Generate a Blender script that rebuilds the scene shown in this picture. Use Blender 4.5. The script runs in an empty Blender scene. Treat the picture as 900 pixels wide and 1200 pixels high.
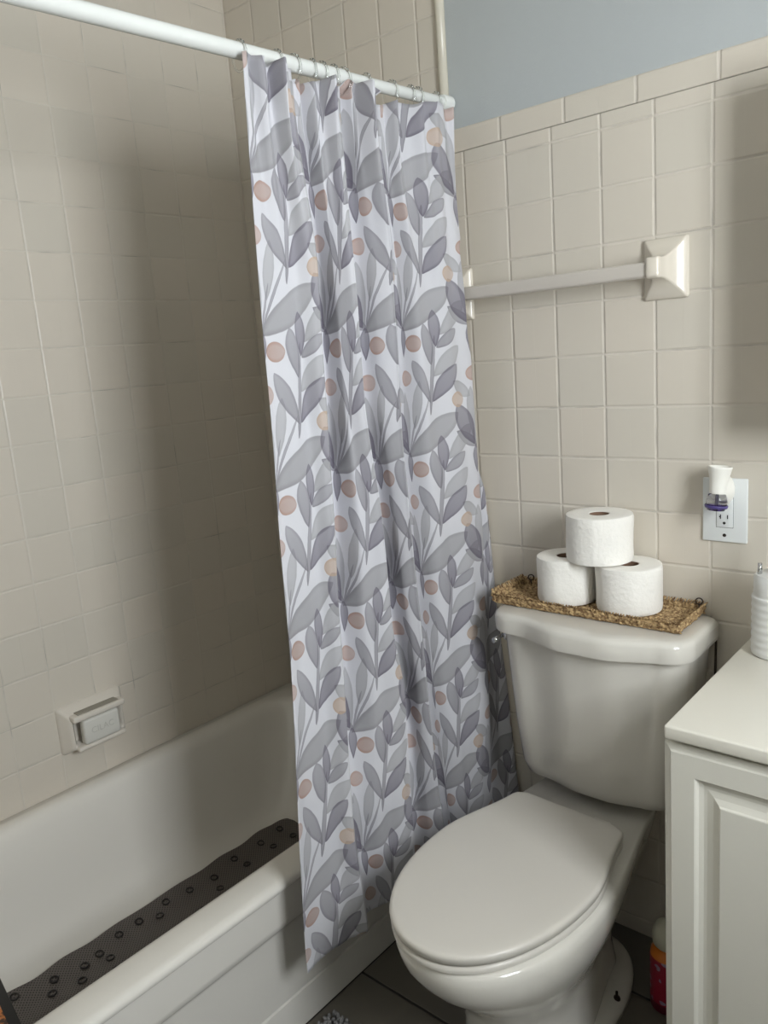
import bpy, bmesh, math, random
from mathutils import Vector, Matrix, noise
random.seed(4)
PI = math.pi
S = bpy.context.scene
C = S.collection
T = 0.1095            # tile pitch
XL = -0.767           # wall beside the tub
CX, CY, CZ = 1.0759, -1.5734, 1.3882

# ------------------------------------------------------------------ helpers
def srgb(r, g, b):
    f = lambda c: (c/255/12.92) if c/255 <= .04045 else ((c/255+.055)/1.055)**2.4
    return (f(r), f(g), f(b), 1)

def new_mat(name):
    m = bpy.data.materials.new(name); m.use_nodes = True
    return m, m.node_tree, m.node_tree.nodes['Principled BSDF']

class NB:
    """tiny node builder"""
    def __init__(s, nt): s.nt = nt
    def n(s, t, **k):
        nd = s.nt.nodes.new(t)
        for a, b in k.items(): setattr(nd, a, b)
        return nd
    def put(s, sock, v):
        if v is None: return
        if isinstance(v, bpy.types.NodeSocket): s.nt.links.new(v, sock)
        else: sock.default_value = v
    def math(s, op, a, b=None, c=None, clamp=False):
        nd = s.n('ShaderNodeMath', operation=op); nd.use_clamp = clamp
        s.put(nd.inputs[0], a); s.put(nd.inputs[1], b); s.put(nd.inputs[2], c)
        return nd.outputs[0]
    def mix(s, f, a, b, mode='MIX'):
        nd = s.n('ShaderNodeMix', data_type='RGBA', blend_type=mode)
        s.put(nd.inputs[0], f); s.put(nd.inputs[6], a); s.put(nd.inputs[7], b)
        return nd.outputs[2]
    def smooth(s, v, a, b, lo=0., hi=1.):
        nd = s.n('ShaderNodeMapRange', interpolation_type='SMOOTHSTEP')
        s.put(nd.inputs[0], v); nd.inputs[1].default_value = a; nd.inputs[2].default_value = b
        nd.inputs[3].default_value = lo; nd.inputs[4].default_value = hi
        return nd.outputs[0]
    def noise(s, scale, detail=3, vec=None):
        nd = s.n('ShaderNodeTexNoise'); nd.inputs['Scale'].default_value = scale; nd.inputs['Detail'].default_value = detail
        if vec is not None: s.put(nd.inputs['Vector'], vec)
        return nd.outputs[0]
    def bump(s, h, dist, strength=1., normal=None):
        nd = s.n('ShaderNodeBump'); nd.inputs['Distance'].default_value = dist; nd.inputs['Strength'].default_value = strength
        s.put(nd.inputs['Height'], h)
        if normal is not None: s.put(nd.inputs['Normal'], normal)
        return nd.outputs[0]

def simple(name, col, rough=.5, metal=0., nscale=None, namt=.06, bump=0., bscale=60, coat=0., spec=.5, trans=0.):
    m, nt, p = new_mat(name); b = NB(nt)
    geo = b.n('ShaderNodeTexCoord').outputs['Object']
    if nscale:
        f = b.noise(nscale, 4, geo)
        dark = tuple(c*(1-namt*2) for c in col[:3]) + (1,)
        b.put(p.inputs['Base Color'], b.mix(f, dark, tuple(min(1, c*(1+namt)) for c in col[:3])+(1,)))
    else:
        p.inputs['Base Color'].default_value = col
    p.inputs['Roughness'].default_value = rough; p.inputs['Metallic'].default_value = metal
    p.inputs['Coat Weight'].default_value = coat; p.inputs['Specular IOR Level'].default_value = spec
    p.inputs['Transmission Weight'].default_value = trans
    if bump: b.put(p.inputs['Normal'], b.bump(b.noise(bscale, 4, geo), bump))
    return m

def obj(name, bm, mat, parent=None, smooth=True, angle=None):
    me = bpy.data.meshes.new(name); bm.to_mesh(me); bm.free()
    o = bpy.data.objects.new(name, me); C.objects.link(o)
    mats = mat if isinstance(mat, (list, tuple)) else [mat]
    for x in mats: me.materials.append(x)
    if smooth:
        me.polygons.foreach_set('use_smooth', [True]*len(me.polygons))
        if angle is not None: me.set_sharp_from_angle(angle=math.radians(angle))
    if parent: o.parent = parent
    return o

def thing(name, label, cat, loc=(0, 0, 0), group=None):
    o = bpy.data.objects.new(name, None); C.objects.link(o); o.location = loc
    o.empty_display_size = .05
    o['label'] = label; o['category'] = cat
    if group: o['group'] = group
    return o
def tag(o, label, cat, group=None, kind=None):
    o['label'] = label; o['category'] = cat
    if group: o['group'] = group
    if kind: o['kind'] = kind
    return o
def struct(o, label=None, cat=None):
    o['kind'] = 'structure'
    if label: o['label'] = label
    if cat: o['category'] = cat
    return o

def add_box(bm, x0, x1, y0, y1, z0, z1, bev=0., seg=2, mi=0):
    ps = [(x, y, z) for z in (z0, z1) for y in (y0, y1) for x in (x0, x1)]
    v = [bm.verts.new(p) for p in ps]
    fs = [bm.faces.new([v[i] for i in q]) for q in ((0,2,3,1),(4,5,7,6),(0,1,5,4),(2,6,7,3),(0,4,6,2),(1,3,7,5))]
    for f in fs: f.material_index = mi
    if bev:
        es = set(e for f in fs for e in f.edges)
        bmesh.ops.bevel(bm, geom=list(es), offset=bev, segments=seg, profile=.5, affect='EDGES')
    return fs
def box(*a, **k):
    bm = bmesh.new(); add_box(bm, *a, **k); return bm

def loft(bm, rings, cap0=True, cap1=True, closed=True, mi=0):
    rv = [[bm.verts.new(p) for p in r] for r in rings]
    n = len(rv[0])
    for a, b in zip(rv, rv[1:]):
        for i in range(n if closed else n-1):
            j = (i+1) % n
            f = bm.faces.new((a[i], a[j], b[j], b[i])); f.material_index = mi
    if cap0: bm.faces.new(list(reversed(rv[0]))).material_index = mi
    if cap1: bm.faces.new(rv[-1]).material_index = mi
    return rv
def fixn(bm): bmesh.ops.recalc_face_normals(bm, faces=bm.faces)

def lathe(bm, prof, n=48, c=(0, 0, 0), M=None, cap0=True, cap1=True, mi=0):
    rings = []
    for r, z in prof:
        ring = []
        for i in range(n):
            a = 2*PI*i/n
            p = Vector((r*math.cos(a), r*math.sin(a), z))
            if M: p = M @ p
            ring.append(p+Vector(c))
        rings.append(ring)
    return loft(bm, rings, cap0, cap1, mi=mi)

def tube(bm, pts, r, n=10, closed=False, cap=True, mi=0):
    pts = [Vector(p) for p in pts]; N = len(pts); rings = []
    prev = None
    for i, p in enumerate(pts):
        if closed: t = pts[(i+1) % N]-pts[i-1]
        else: t = pts[min(i+1, N-1)]-pts[max(i-1, 0)]
        t.normalize()
        if prev is None:
            a = Vector((0, 0, 1)) if abs(t.z) < .9 else Vector((1, 0, 0))
            u = t.cross(a).normalized()
        else: u = (prev-t*prev.dot(t)).normalized()
        prev = u; w = t.cross(u)
        rr = r[i] if isinstance(r, (list, tuple)) else r
        rings.append([p+u*rr*math.cos(2*PI*k/n)+w*rr*math.sin(2*PI*k/n) for k in range(n)])
    if closed: rings.append(rings[0]); 
    if closed:
        rv = [[bm.verts.new(q) for q in rg] for rg in rings[:-1]]; rv.append(rv[0])
        for a, b in zip(rv, rv[1:]):
            for i in range(n):
                j = (i+1) % n
                bm.faces.new((a[i], a[j], b[j], b[i])).material_index = mi
    else: loft(bm, rings, cap, cap, mi=mi)

def arc_outline(x0, x1, y0, y1, r, n=8):
    """rounded rectangle, counter-clockwise"""
    pts = []
    for cx, cy, a0 in ((x1-r, y1-r, 0), (x0+r, y1-r, 90), (x0+r, y0+r, 180), (x1-r, y0+r, 270)):
        for i in range(n+1):
            a = math.radians(a0+90*i/n); pts.append((cx+r*math.cos(a), cy+r*math.sin(a)))
    return pts

# ------------------------------------------------------------------ materials
def tile_mat(name, ax_u, off_u, pu, off_v, pv, base, grout, seed=0., gw=.0013, rough=.36, cap=False, bd=.0012):
    """ceramic tile with pillowed edges, laid in world metres"""
    m, nt, p = new_mat(name); b = NB(nt)
    pos = b.n('ShaderNodeNewGeometry').outputs['Position']
    sx = b.n('ShaderNodeSeparateXYZ'); nt.links.new(pos, sx.inputs[0])
    u = b.math('DIVIDE', b.math('SUBTRACT', sx.outputs[ax_u], off_u), pu)
    v = b.math('DIVIDE', b.math('SUBTRACT', sx.outputs[2 if ax_u < 2 and name != 'floor_tile' else 1], off_v), pv)
    # slightly wandering joints
    du = b.math('MULTIPLY', b.math('ABSOLUTE', b.math('SUBTRACT', u, b.math('ROUND', u))), pu)
    dv = b.math('MULTIPLY', b.math('ABSOLUTE', b.math('SUBTRACT', v, b.math('ROUND', v))), pv)
    if cap: d = du
    else: d = b.math('MINIMUM', du, dv)
    h = b.smooth(d, gw*.6, gw+.0032)
    cell = b.n('ShaderNodeCombineXYZ')
    b.put(cell.inputs[0], b.math('FLOOR', u)); b.put(cell.inputs[1], b.math('FLOOR', v)); cell.inputs[2].default_value = seed
    wn = b.n('ShaderNodeTexWhiteNoise'); nt.links.new(cell.outputs[0], wn.inputs[0])
    n1 = b.noise(3.1, 4, pos); n2 = b.noise(28, 5, pos)
    k = b.math('ADD', b.math('MULTIPLY', wn.outputs[0], .35), b.math('MULTIPLY', n1, .65))
    c1 = tuple(x*.93 for x in base[:3])+(1,); c2 = tuple(min(1, x*1.05) for x in base[:3])+(1,)
    col = b.mix(k, c1, c2)
    pink = tuple(x*y for x, y in zip(base[:3], (1.04, .985, .965)))+(1,)
    col = b.mix(b.math('MULTIPLY', wn.outputs[0], .35), col, pink)
    gd = tuple(x*.62 for x in grout[:3])+(1,)
    gcol = b.mix(b.smooth(b.noise(9, 5, pos), .48, .72), grout, gd)
    g = b.smooth(d, gw*.75, gw*1.25, 1., 0.)
    b.put(p.inputs['Base Color'], b.mix(g, col, gcol))
    b.put(p.inputs['Roughness'], b.math('ADD', b.math('MULTIPLY', g, .45), rough))
    hh = b.math('ADD', h, b.math('MULTIPLY', n2, .10))
    # each tile sits at a slightly different angle
    tilt = b.math('MULTIPLY', b.math('SUBTRACT', wn.outputs[0], .5), b.math('SUBTRACT', u, b.math('ROUND', u)))
    hh = b.math('ADD', hh, b.math('MULTIPLY', tilt, .35))
    b.put(p.inputs['Normal'], b.bump(hh, bd))
    return m

TILE = srgb(213, 206, 193); GROUT = srgb(218, 210, 198)
m_tile_b = tile_mat('wall_tile_back', 0, 0.0, T, 1.355, T, TILE, GROUT, 1.)
m_tile_l = tile_mat('wall_tile_tub', 1, -.7717, T, 1.355, T, srgb(214, 207, 194), srgb(215, 209, 197), 2., gw=.0009, bd=.0007)
m_cap = tile_mat('cap_tile', 0, .9*T, 1.4*T, 0, 1, TILE, GROUT, 3., gw=.0018, cap=True)
m_bull = simple('bullnose', srgb(214, 208, 192), .25, nscale=5)
m_floor = tile_mat('floor_tile', 0, .235, .305, -.481, .305, srgb(104, 99, 90), srgb(44, 42, 38), 5., gw=.0028, rough=.45)
m_paint = simple('wall_paint', srgb(184, 189, 190), .6, nscale=2.2, namt=.015, bump=.0006, bscale=240)
m_ceil = simple('ceiling_paint', srgb(225, 223, 216), .7, nscale=2, namt=.02, bump=.0004, bscale=200)
m_white_paint = simple('white_paint', srgb(222, 219, 208), .42, nscale=3, namt=.02, bump=.0002, bscale=90)
m_counter = simple('cultured_marble', srgb(232, 228, 216), .28, nscale=4, namt=.02, coat=.2)
m_tub = simple('tub_enamel', srgb(229, 225, 217), .17, nscale=2, namt=.02, coat=.25)
m_toilet = simple('vitreous_china', srgb(220, 216, 207), .12, nscale=2.5, namt=.015, coat=.4)
m_seat = simple('seat_plastic', srgb(212, 207, 198), .33, nscale=5, namt=.02)
m_rod = simple('white_enamel_metal', srgb(228, 230, 226), .25, nscale=6, namt=.015)
m_chrome = simple('chrome', srgb(205, 205, 205), .12, metal=1., nscale=20, namt=.02)
m_ceramic = simple('glazed_ceramic', srgb(222, 214, 200), .22, nscale=6, namt=.02, coat=.25)
m_bar = simple('towel_bar_plastic', srgb(202, 195, 186), .3, nscale=9, namt=.03)
m_paper = simple('tissue_paper', srgb(246, 243, 236), .9, nscale=30, namt=.015, bump=.0016, bscale=120)
m_core = simple('cardboard', srgb(132, 104, 84), .9, nscale=40, namt=.08)
m_plate = simple('outlet_plastic', srgb(226, 229, 228), .3, nscale=8, namt=.01)
m_black = simple('black_plastic', srgb(20, 19, 19), .5, nscale=10, namt=.1)
m_fresh = simple('freshener_plastic', srgb(240, 238, 230), .35, nscale=8, namt=.01)
m_wire = simple('dark_wire', srgb(60, 50, 44), .5, metal=.6, nscale=50, namt=.1)
m_mat = None

def glass_mat(name, col, rough=.03, ior=1.45):
    m, nt, p = new_mat(name); b = NB(nt)
    f = b.noise(12, 2, b.n('ShaderNodeTexCoord').outputs['Object'])
    b.put(p.inputs['Base Color'], b.mix(f, col, tuple(min(1, c*1.05) for c in col[:3])+(1,)))
    p.inputs['Roughness'].default_value = rough; p.inputs['Transmission Weight'].default_value = 1.; p.inputs['IOR'].default_value = ior
    return m
m_glass = glass_mat('clear_glass', (.95, .95, .97, 1))
m_ring = glass_mat('clear_plastic', (.93, .94, .93, 1), .06)
m_purple = glass_mat('purple_oil', srgb(120, 95, 190), .1, 1.35)

# ---- curtain print --------------------------------------------------------
CW, CH = .18, .272        # repeat of the print
def leaf_group():
    g = bpy.data.node_groups.new('leaf_stamp', 'ShaderNodeTree')
    for nm, ty, io in (('X', 'NodeSocketFloat', 'INPUT'), ('Y', 'NodeSocketFloat', 'INPUT'), ('CX', 'NodeSocketFloat', 'INPUT'), ('CY', 'NodeSocketFloat', 'INPUT'),
                       ('C', 'NodeSocketFloat', 'INPUT'), ('S', 'NodeSocketFloat', 'INPUT'), ('L', 'NodeSocketFloat', 'INPUT'), ('W', 'NodeSocketFloat', 'INPUT'),
                       ('Skew', 'NodeSocketFloat', 'INPUT'), ('Pow', 'NodeSocketFloat', 'INPUT'), ('Tint', 'NodeSocketColor', 'INPUT'), ('Base', 'NodeSocketColor', 'INPUT'), ('Out', 'NodeSocketColor', 'OUTPUT')):
        g.interface.new_socket(nm, in_out=io, socket_type=ty)
    b = NB(g); gi = b.n('NodeGroupInput').outputs; go = b.n('NodeGroupOutput')
    dx = b.math('WRAP', b.math('SUBTRACT', gi['X'], gi['CX']), CW/2, -CW/2)
    dy = b.math('WRAP', b.math('SUBTRACT', gi['Y'], gi['CY']), CH/2, -CH/2)
    a = b.math('DIVIDE', b.math('ADD', b.math('MULTIPLY', dx, gi['C']), b.math('MULTIPLY', dy, gi['S'])), gi['L'])
    w = b.math('DIVIDE', b.math('ABSOLUTE', b.math('SUBTRACT', b.math('MULTIPLY', dy, gi['C']), b.math('MULTIPLY', dx, gi['S']))), gi['W'])
    prof = b.math('POWER', b.math('MAXIMUM', b.math('SUBTRACT', 1., b.math('MULTIPLY', a, a)), 0.), gi['Pow'])
    prof = b.math('MULTIPLY', prof, b.math('ADD', 1., b.math('MULTIPLY', a, gi['Skew'])))
    e = b.math('SUBTRACT', prof, w)
    mask = b.smooth(e, 0., .09)
    rim = b.smooth(e, .05, .5, 1.0, .80)         # watercolour pools near the rim
    k = b.math('MULTIPLY', mask, rim)
    k = b.math('MULTIPLY', k, b.math('ADD', .90, b.math('MULTIPLY', a, -.13)))
    g.links.new(b.mix(b.math('MULTIPLY', k, .93), gi['Base'], gi['Tint']), go.inputs['Out'])
    return g

def curtain_mat():
    m, nt, p = new_mat('curtain_fabric'); b = NB(nt); G = leaf_group()
    uv = b.n('ShaderNodeUVMap'); uv.uv_map = 'UVMap'
    # hand-painted wobble
    nz = b.n('ShaderNodeTexNoise'); nz.inputs['Scale'].default_value = 45; nz.inputs['Detail'].default_value = 2
    nt.links.new(uv.outputs[0], nz.inputs['Vector'])
    ns = b.n('ShaderNodeSeparateColor'); nt.links.new(nz.outputs['Color'], ns.inputs[0])
    sp = b.n('ShaderNodeSeparateXYZ'); nt.links.new(uv.outputs[0], sp.inputs[0])
    X = b.math('ADD', sp.outputs[0], b.math('MULTIPLY', b.math('SUBTRACT', ns.outputs[0], .5), .0025))
    Y = b.math('ADD', sp.outputs[1], b.math('MULTIPLY', b.math('SUBTRACT', ns.outputs[1], .5), .0025))
    kx, ky = CW/426., CH/850.
    def px(q):  # traced print coordinates relative to the fan's base
        x, y = q; x2 = x-150-(y-590)*.085
        return (x2*kx, -(y-590)*ky - x2/426.*SH)
    SH = 70*ky      # the traced swatch runs uphill to the right
    pale = srgb(164, 163, 166); mid = srgb(129, 126, 133); dark = srgb(102, 96, 110); big = srgb(141, 139, 142)
    tan = srgb(190, 165, 144); pink = srgb(178, 146, 131); brown = srgb(164, 129, 111)
    base = b.mix(b.noise(7, 2, uv.outputs[0]), srgb(208, 208, 214), srgb(219, 218, 222))
    L = [  # (start, tip, half width px, tint, skew, power)
        ((145,-10+0),(0,0),0,None,0,0)]
    L = [((470,905),(590,1005),36,pale,0,.8), ((150,600),(95,150),27,pale,.45,.9), ((180,400),(190,65),24,pale,.1,.8),
         ((152,600),(186,300),5,mid,0,.5), ((160,560),(262,160),6,mid,0,.5),
         ((150,595),(440,268),62,big,.15,.8), ((425,402),(585,505),34,mid,0,.8),
         ((385,600),(530,345),40,pale,.2,.8), ((365,880),(510,655),42,pale,.2,.8),
         ((560,500),(428,212),52,dark,.35,.8), ((163,775),(150,560),22,dark,.45,.8),
         ((345,1145),(362,600),13,mid,-.1,.5), ((372,680),(345,432),29,dark,.2,.8), ((348,805),(285,532),36,mid,.2,.7),
         ((375,685),(490,543),30,mid,.1,.7), ((360,1055),(497,783),40,dark,.2,.75), ((347,1065),(222,783),31,mid,.25,.75)]
    col = base
    for (s, t, hw, tint, sk, pw) in L:
        a = px(s); c = px(t); dx, dy = c[0]-a[0], c[1]-a[1]; ln = math.hypot(dx, dy)
        dxp, dyp = abs(t[0]-s[0]), abs(t[1]-s[1]); lp = math.hypot(dxp, dyp)
        # half width: traced across the leaf, in a swatch that is squeezed sideways
        w = hw*1.14*math.hypot(kx*dyp/lp, ky*dxp/lp)
        g = nt.nodes.new('ShaderNodeGroup'); g.node_tree = G
        b.put(g.inputs['X'], X); b.put(g.inputs['Y'], Y)
        for nm, v in (('CX', (a[0]+c[0])/2), ('CY', (a[1]+c[1])/2), ('C', dx/ln), ('S', dy/ln), ('L', ln/2), ('W', w), ('Skew', sk), ('Pow', pw)):
            g.inputs[nm].default_value = v
        g.inputs['Tint'].default_value = tint; b.put(g.inputs['Base'], col); col = g.outputs[0]
    for (c, r, tint) in (((436,180),47,tan), ((224,670),49,brown), ((180,910),46,pink)):
        a = px(c); g = nt.nodes.new('ShaderNodeGroup'); g.node_tree = G
        b.put(g.inputs['X'], X); b.put(g.inputs['Y'], Y)
        w = r*(kx+ky)/2*1.04
        for nm, v in (('CX', a[0]), ('CY', a[1]), ('C', 1.), ('S', 0.), ('L', w), ('W', w), ('Skew', 0.), ('Pow', .5)):
            g.inputs[nm].default_value = v
        g.inputs['Tint'].default_value = tint; b.put(g.inputs['Base'], col); col = g.outputs[0]
    b.put(p.inputs['Base Color'], col); p.inputs['Roughness'].default_value = .75
    p.inputs['Sheen Weight'].default_value = .15
    wv = b.noise(900, 1, uv.outputs[0])
    nrm = b.bump(b.noise(14, 4, uv.outputs[0]), .004, .6, b.bump(wv, .0002))
    b.put(p.inputs['Normal'], nrm)
    tr = b.n('ShaderNodeBsdfTranslucent'); b.put(tr.inputs[0], col)
    mx = b.n('ShaderNodeMixShader'); mx.inputs[0].default_value = .09
    nt.links.new(p.outputs[0], mx.inputs[1]); nt.links.new(tr.outputs[0], mx.inputs[2])
    nt.links.new(mx.outputs[0], nt.nodes['Material Output'].inputs[0])
    return m
m_curtain = curtain_mat()

# ------------------------------------------------------------------ room shell
ZC = 2.46; XR = 1.70; YF = -2.25
CUT = 1.8226; CAPT = 1.874; XT = -.047
def quad(bm, pts, mi=0):
    f = bm.faces.new([bm.verts.new(p) for p in pts]); f.material_index = mi
bm = bmesh.new()
add_box(bm, XL-.1, XR+.1, .004, .12, 0, ZC+.1, mi=1)
add_box(bm, XL, XT, -.0, .01, 0, ZC, mi=0)
add_box(bm, XT, XR, -.0, .01, 0, CUT, mi=0)
struct(obj('wall_back', bm, [m_tile_b, m_paint], smooth=False), 'back wall, beige square tiles below blue-grey paint', 'wall')
# bullnose cap row: rounded upper lip
bm = bmesh.new()
prof = [(.006, CUT+.0012), (-.001, CUT+.0012), (-.002, CUT+.003), (-.002, CAPT-.010), (-.0012, CAPT-.004), (.001, CAPT-.001), (.006, CAPT)]
loft(bm, [[(XT, y, z) for y, z in prof], [(XR, y, z) for y, z in prof]], True, True)
fixn(bm); struct(obj('trim_1', bm, m_cap, smooth=False), 'row of beige cap tiles topping the tiled back wall', 'tile trim')
bm = bmesh.new()
prof = [(XT-.006, .006), (XT-.006, -.003), (XT-.003, -.008), (XT+.004, -.011), (XT+.012, -.008), (XT+.015, -.001), (XT+.015, .006)]
loft(bm, [[(x, y, CAPT+.001) for x, y in prof], [(x, y, ZC) for x, y in prof]])
fixn(bm); struct(obj('trim_2', bm, m_bull), 'upright cream bullnose strip ending the tub tiles', 'tile trim')
struct(obj('wall_left', box(XL-.1, XL, YF, .0, 0, ZC), m_tile_l, smooth=False), 'tiled wall along the tub', 'wall')
struct(obj('floor', box(XL-.1, XR+.1, YF-.1, .1, -.08, 0), m_floor, smooth=False), 'dark grey-brown tiled floor', 'floor')
struct(obj('ceiling', box(XL-.1, XR+.1, YF-.1, .1, ZC, ZC+.08), m_ceil, smooth=False), 'white ceiling', 'ceiling')
# wall at the foot of the tub
struct(obj('wall_tub_end', box(XL, -.05, YF, -1.53, 0, ZC), m_tile_b, smooth=False), 'tiled wall at the near end of the tub', 'wall')
# right wall with a window
WY0, WY1, WZ0, WZ1 = -1.30, -.72, 1.22, 2.02
bm = bmesh.new()
add_box(bm, XR, XR+.12, YF, WY0, 0, ZC); add_box(bm, XR, XR+.12, WY1, .0, 0, ZC)
add_box(bm, XR, XR+.12, WY0, WY1, 0, WZ0); add_box(bm, XR, XR+.12, WY0, WY1, WZ1, ZC)
struct(obj('wall_right', bm, m_paint, smooth=False), 'blue-grey painted wall on the right, with the window', 'wall')
# front wall with a doorway behind the camera
DX0, DX1, DZ = .45, 1.25, 2.03
bm = bmesh.new()
add_box(bm, -.05, DX0, YF-.1, YF, 0, ZC); add_box(bm, DX1, XR, YF-.1, YF, 0, ZC); add_box(bm, DX0, DX1, YF-.1, YF, DZ, ZC)
struct(obj('wall_front', bm, m_paint, smooth=False), 'blue-grey painted wall behind the camera, with the doorway', 'wall')
bm = bmesh.new()
fw = .04
for a in ((WY0, WY0+fw, WZ0, WZ1), (WY1-fw, WY1, WZ0, WZ1), (WY0, WY1, WZ0, WZ0+fw), (WY0, WY1, WZ1-fw, WZ1), (WY0, WY1, (WZ0+WZ1)/2-.015, (WZ0+WZ1)/2+.015)):
    add_box(bm, XR+.03, XR+.07, a[0], a[1], a[2], a[3])
add_box(bm, XR-.02, XR+.03, WY0-.03, WY1+.03, WZ0-.03, WZ0)
struct(obj('window_1', bm, m_white_paint, smooth=False), 'white sash window in the right wall', 'window')
bm = bmesh.new()
for a in ((DX0-.07, DX0, 0, DZ+.07), (DX1, DX1+.07, 0, DZ+.07), (DX0, DX1, DZ, DZ+.07)):
    add_box(bm, a[0], a[1], YF, YF+.018, a[2], a[3])
add_box(bm, DX0, DX1, YF-.05, YF-.01, 0, DZ)
struct(obj('door_1', bm, m_white_paint, smooth=False), 'white door and casing behind the camera', 'door')

# ------------------------------------------------------------------ bathtub
tub = thing('bathtub', 'white enamelled bathtub built in along the tiled wall', 'bathtub', (XL, -.8, 0))
TZ = .380
def place(o, root):   # keep world coordinates when parenting to an empty
    o.parent = root; o.matrix_parent_inverse = Matrix.Translation(-Vector(root.location)); return o
bm = bmesh.new()
def rr(x0, x1, y0, y1, r, z): return [(x, y, z) for x, y in arc_outline(x0, x1, y0, y1, r, 10)]
rings = [rr(XL+.001, -.048, -1.525, -.003, .012, .355), rr(XL+.001, -.040, -1.525, -.003, .014, .363), rr(XL+.001, -.0405, -1.525, -.003, .014, .371), rr(XL+.001, -.046, -1.525, -.003, .016, .378), rr(XL+.003, -.056, -1.523, -.005, .02, TZ+.001),
         rr(-.735, -.108, -1.46, -.055, .12, TZ), rr(-.725, -.118, -1.45, -.062, .12, TZ-.003), rr(-.715, -.126, -1.44, -.07, .12, TZ-.012), rr(-.706, -.132, -1.43, -.078, .12, TZ-.03),
         rr(-.69, -.142, -1.40, -.105, .13, .27), rr(-.672, -.152, -1.37, -.135, .13, .17), rr(-.652, -.165, -1.34, -.165, .13, .115),
         rr(-.63, -.185, -1.31, -.195, .13, .085), rr(-.60, -.21, -1.27, -.23, .12, .068), rr(-.55, -.25, -1.22, -.28, .10, .062), rr(-.45, -.35, -1.1, -.4, .05, .060)]
loft(bm, rings, False, True); fixn(bm)
o = obj('basin', bm, m_tub); place(o, tub)
bm = bmesh.new()
prof = [(-.050, .362), (-.052, .345), (-.052, .285), (-.054, .272), (-.061, .264), (-.068, .258), (-.070, .250), (-.070, .095), (-.0705, .0895), (-.075, .087), (-.075, .084), (-.0705, .082), (-.070, .077), (-.070, .001), (-.10, .001), (-.10, .362)]
loft(bm, [[(x, -1.525, z) for x, z in prof], [(x, -.003, z) for x, z in prof]]); fixn(bm)
o = obj('apron', bm, m_tub, smooth=True, angle=50); place(o, tub)

# bath mat -----------------------------------------------------------------
def bathmat_mat():
    m, nt, p = new_mat('bath_mat_vinyl'); b = NB(nt)
    sp = b.n('ShaderNodeSeparateXYZ'); nt.links.new(b.n('ShaderNodeTexCoord').outputs['Object'], sp.inputs[0])
    P = .0085
    u = b.math('DIVIDE', b.math('ADD', sp.outputs[0], sp.outputs[1]), P); v = b.math('DIVIDE', b.math('SUBTRACT', sp.outputs[0], sp.outputs[1]), P)
    fu = b.math('SUBTRACT', b.math('FRACT', u), .5); fv = b.math('SUBTRACT', b.math('FRACT', v), .5)
    d = b.math('SQRT', b.math('ADD', b.math('MULTIPLY', fu, fu), b.math('MULTIPLY', fv, fv)))
    hole = b.smooth(d, .2, .34, 1., 0.)
    b.put(p.inputs['Base Color'], b.mix(hole, srgb(108, 101, 96), srgb(40, 36, 35)))
    p.inputs['Roughness'].default_value = .45
    b.put(p.inputs['Normal'], b.bump(hole, -.0015))
    return m
m_mat = bathmat_mat()
m_cup = simple('suction_cup_vinyl', srgb(38, 34, 33), .3, nscale=20, namt=.08)
bmat = thing('bath_mat', 'dark grey perforated non-slip mat lying in the bathtub', 'bath mat', (-.40, -.66, .067))
bm = bmesh.new(); N = 120; y0, y1 = -1.16, -.235
def mat_edges(t):
    y = y0+(y1-y0)*t
    e = min(1, max(0, (1-t)/.05)); rnd = math.sqrt(max(0, 1-(1-e)**2)); e2 = min(1, t/.05); rnd *= math.sqrt(max(0, 1-(1-e2)**2))
    wv = .003*math.sin(t*2*PI*6.5)+.0015*math.sin(t*47)
    xa = -.592+wv; xb = -.19-wv; c = (xa+xb)/2
    k = .80+.2*rnd
    return y, c+(xa-c)*k, c+(xb-c)*k
rows = []
for i in range(N+1):
    y, xa, xb = mat_edges(i/N); r = []
    for j in range(31):
        x = xa+(xb-xa)*j/30
        z = .071+max(0, (-.53-x))*.20 + .0015*noise.noise(Vector((x*9, y*9, 2))) + max(0, (y+.29))*.12
        r.append((x, y, z))
    r2 = [(x, y, z-.004) for x, y, z in reversed(r)]
    rows.append([Vector(p) for p in r+r2])
loft(bm, rows); fixn(bm); place(obj('mat_sheet', bm, m_mat, angle=60), bmat)
random.seed(11)
pts = [(-.575,-1.045),(-.555,-.965),(-.525,-.985),(-.540,-.90),(-.545,-.86),(-.515,-.85),(-.505,-.925),(-.56,-.80),(-.56,-.745),(-.54,-.70),(-.555,-.60),(-.545,-.53),(-.50,-.545),(-.56,-.45),(-.52,-.44),(-.555,-.36),(-.52,-.345),(-.56,-.285),(-.51,-.28),(-.47,-.62),(-.46,-.74),(-.47,-.86),(-.44,-.96),(-.42,-.50),(-.45,-.40),(-.565,-.665)]
for (x, y) in pts:
    bm = bmesh.new(); z = .071+max(0, (-.53-x))*.20+.0014+max(0, y+.29)*.12
    tube(bm, [(x+.0085*math.cos(a), y+.0085*math.sin(a), z-.20*.0085*math.cos(a)*(1 if x < -.54 else 0)) for a in [2*PI*k/20 for k in range(20)]], .0024, 6, closed=True)
    place(obj('suction_cup', bm, m_cup), bmat)

# soap dish -----------------------------------------------------------------
m_dish = simple('dish_ceramic', srgb(220, 213, 202), .2, nscale=6, namt=.02, coat=.3)
sd = thing('soap_dish', 'cream ceramic soap dish set in the tub wall tiles', 'soap dish', (XL, -.685, .53))
bm = bmesh.new()
def dr(dx, hy, hz, r=.008, oz=0.):
    return [(XL+dx, -.685+a, .5325+oz+b) for a, b in arc_outline(-hy, hy, -hz, hz, r, 5)]
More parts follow.
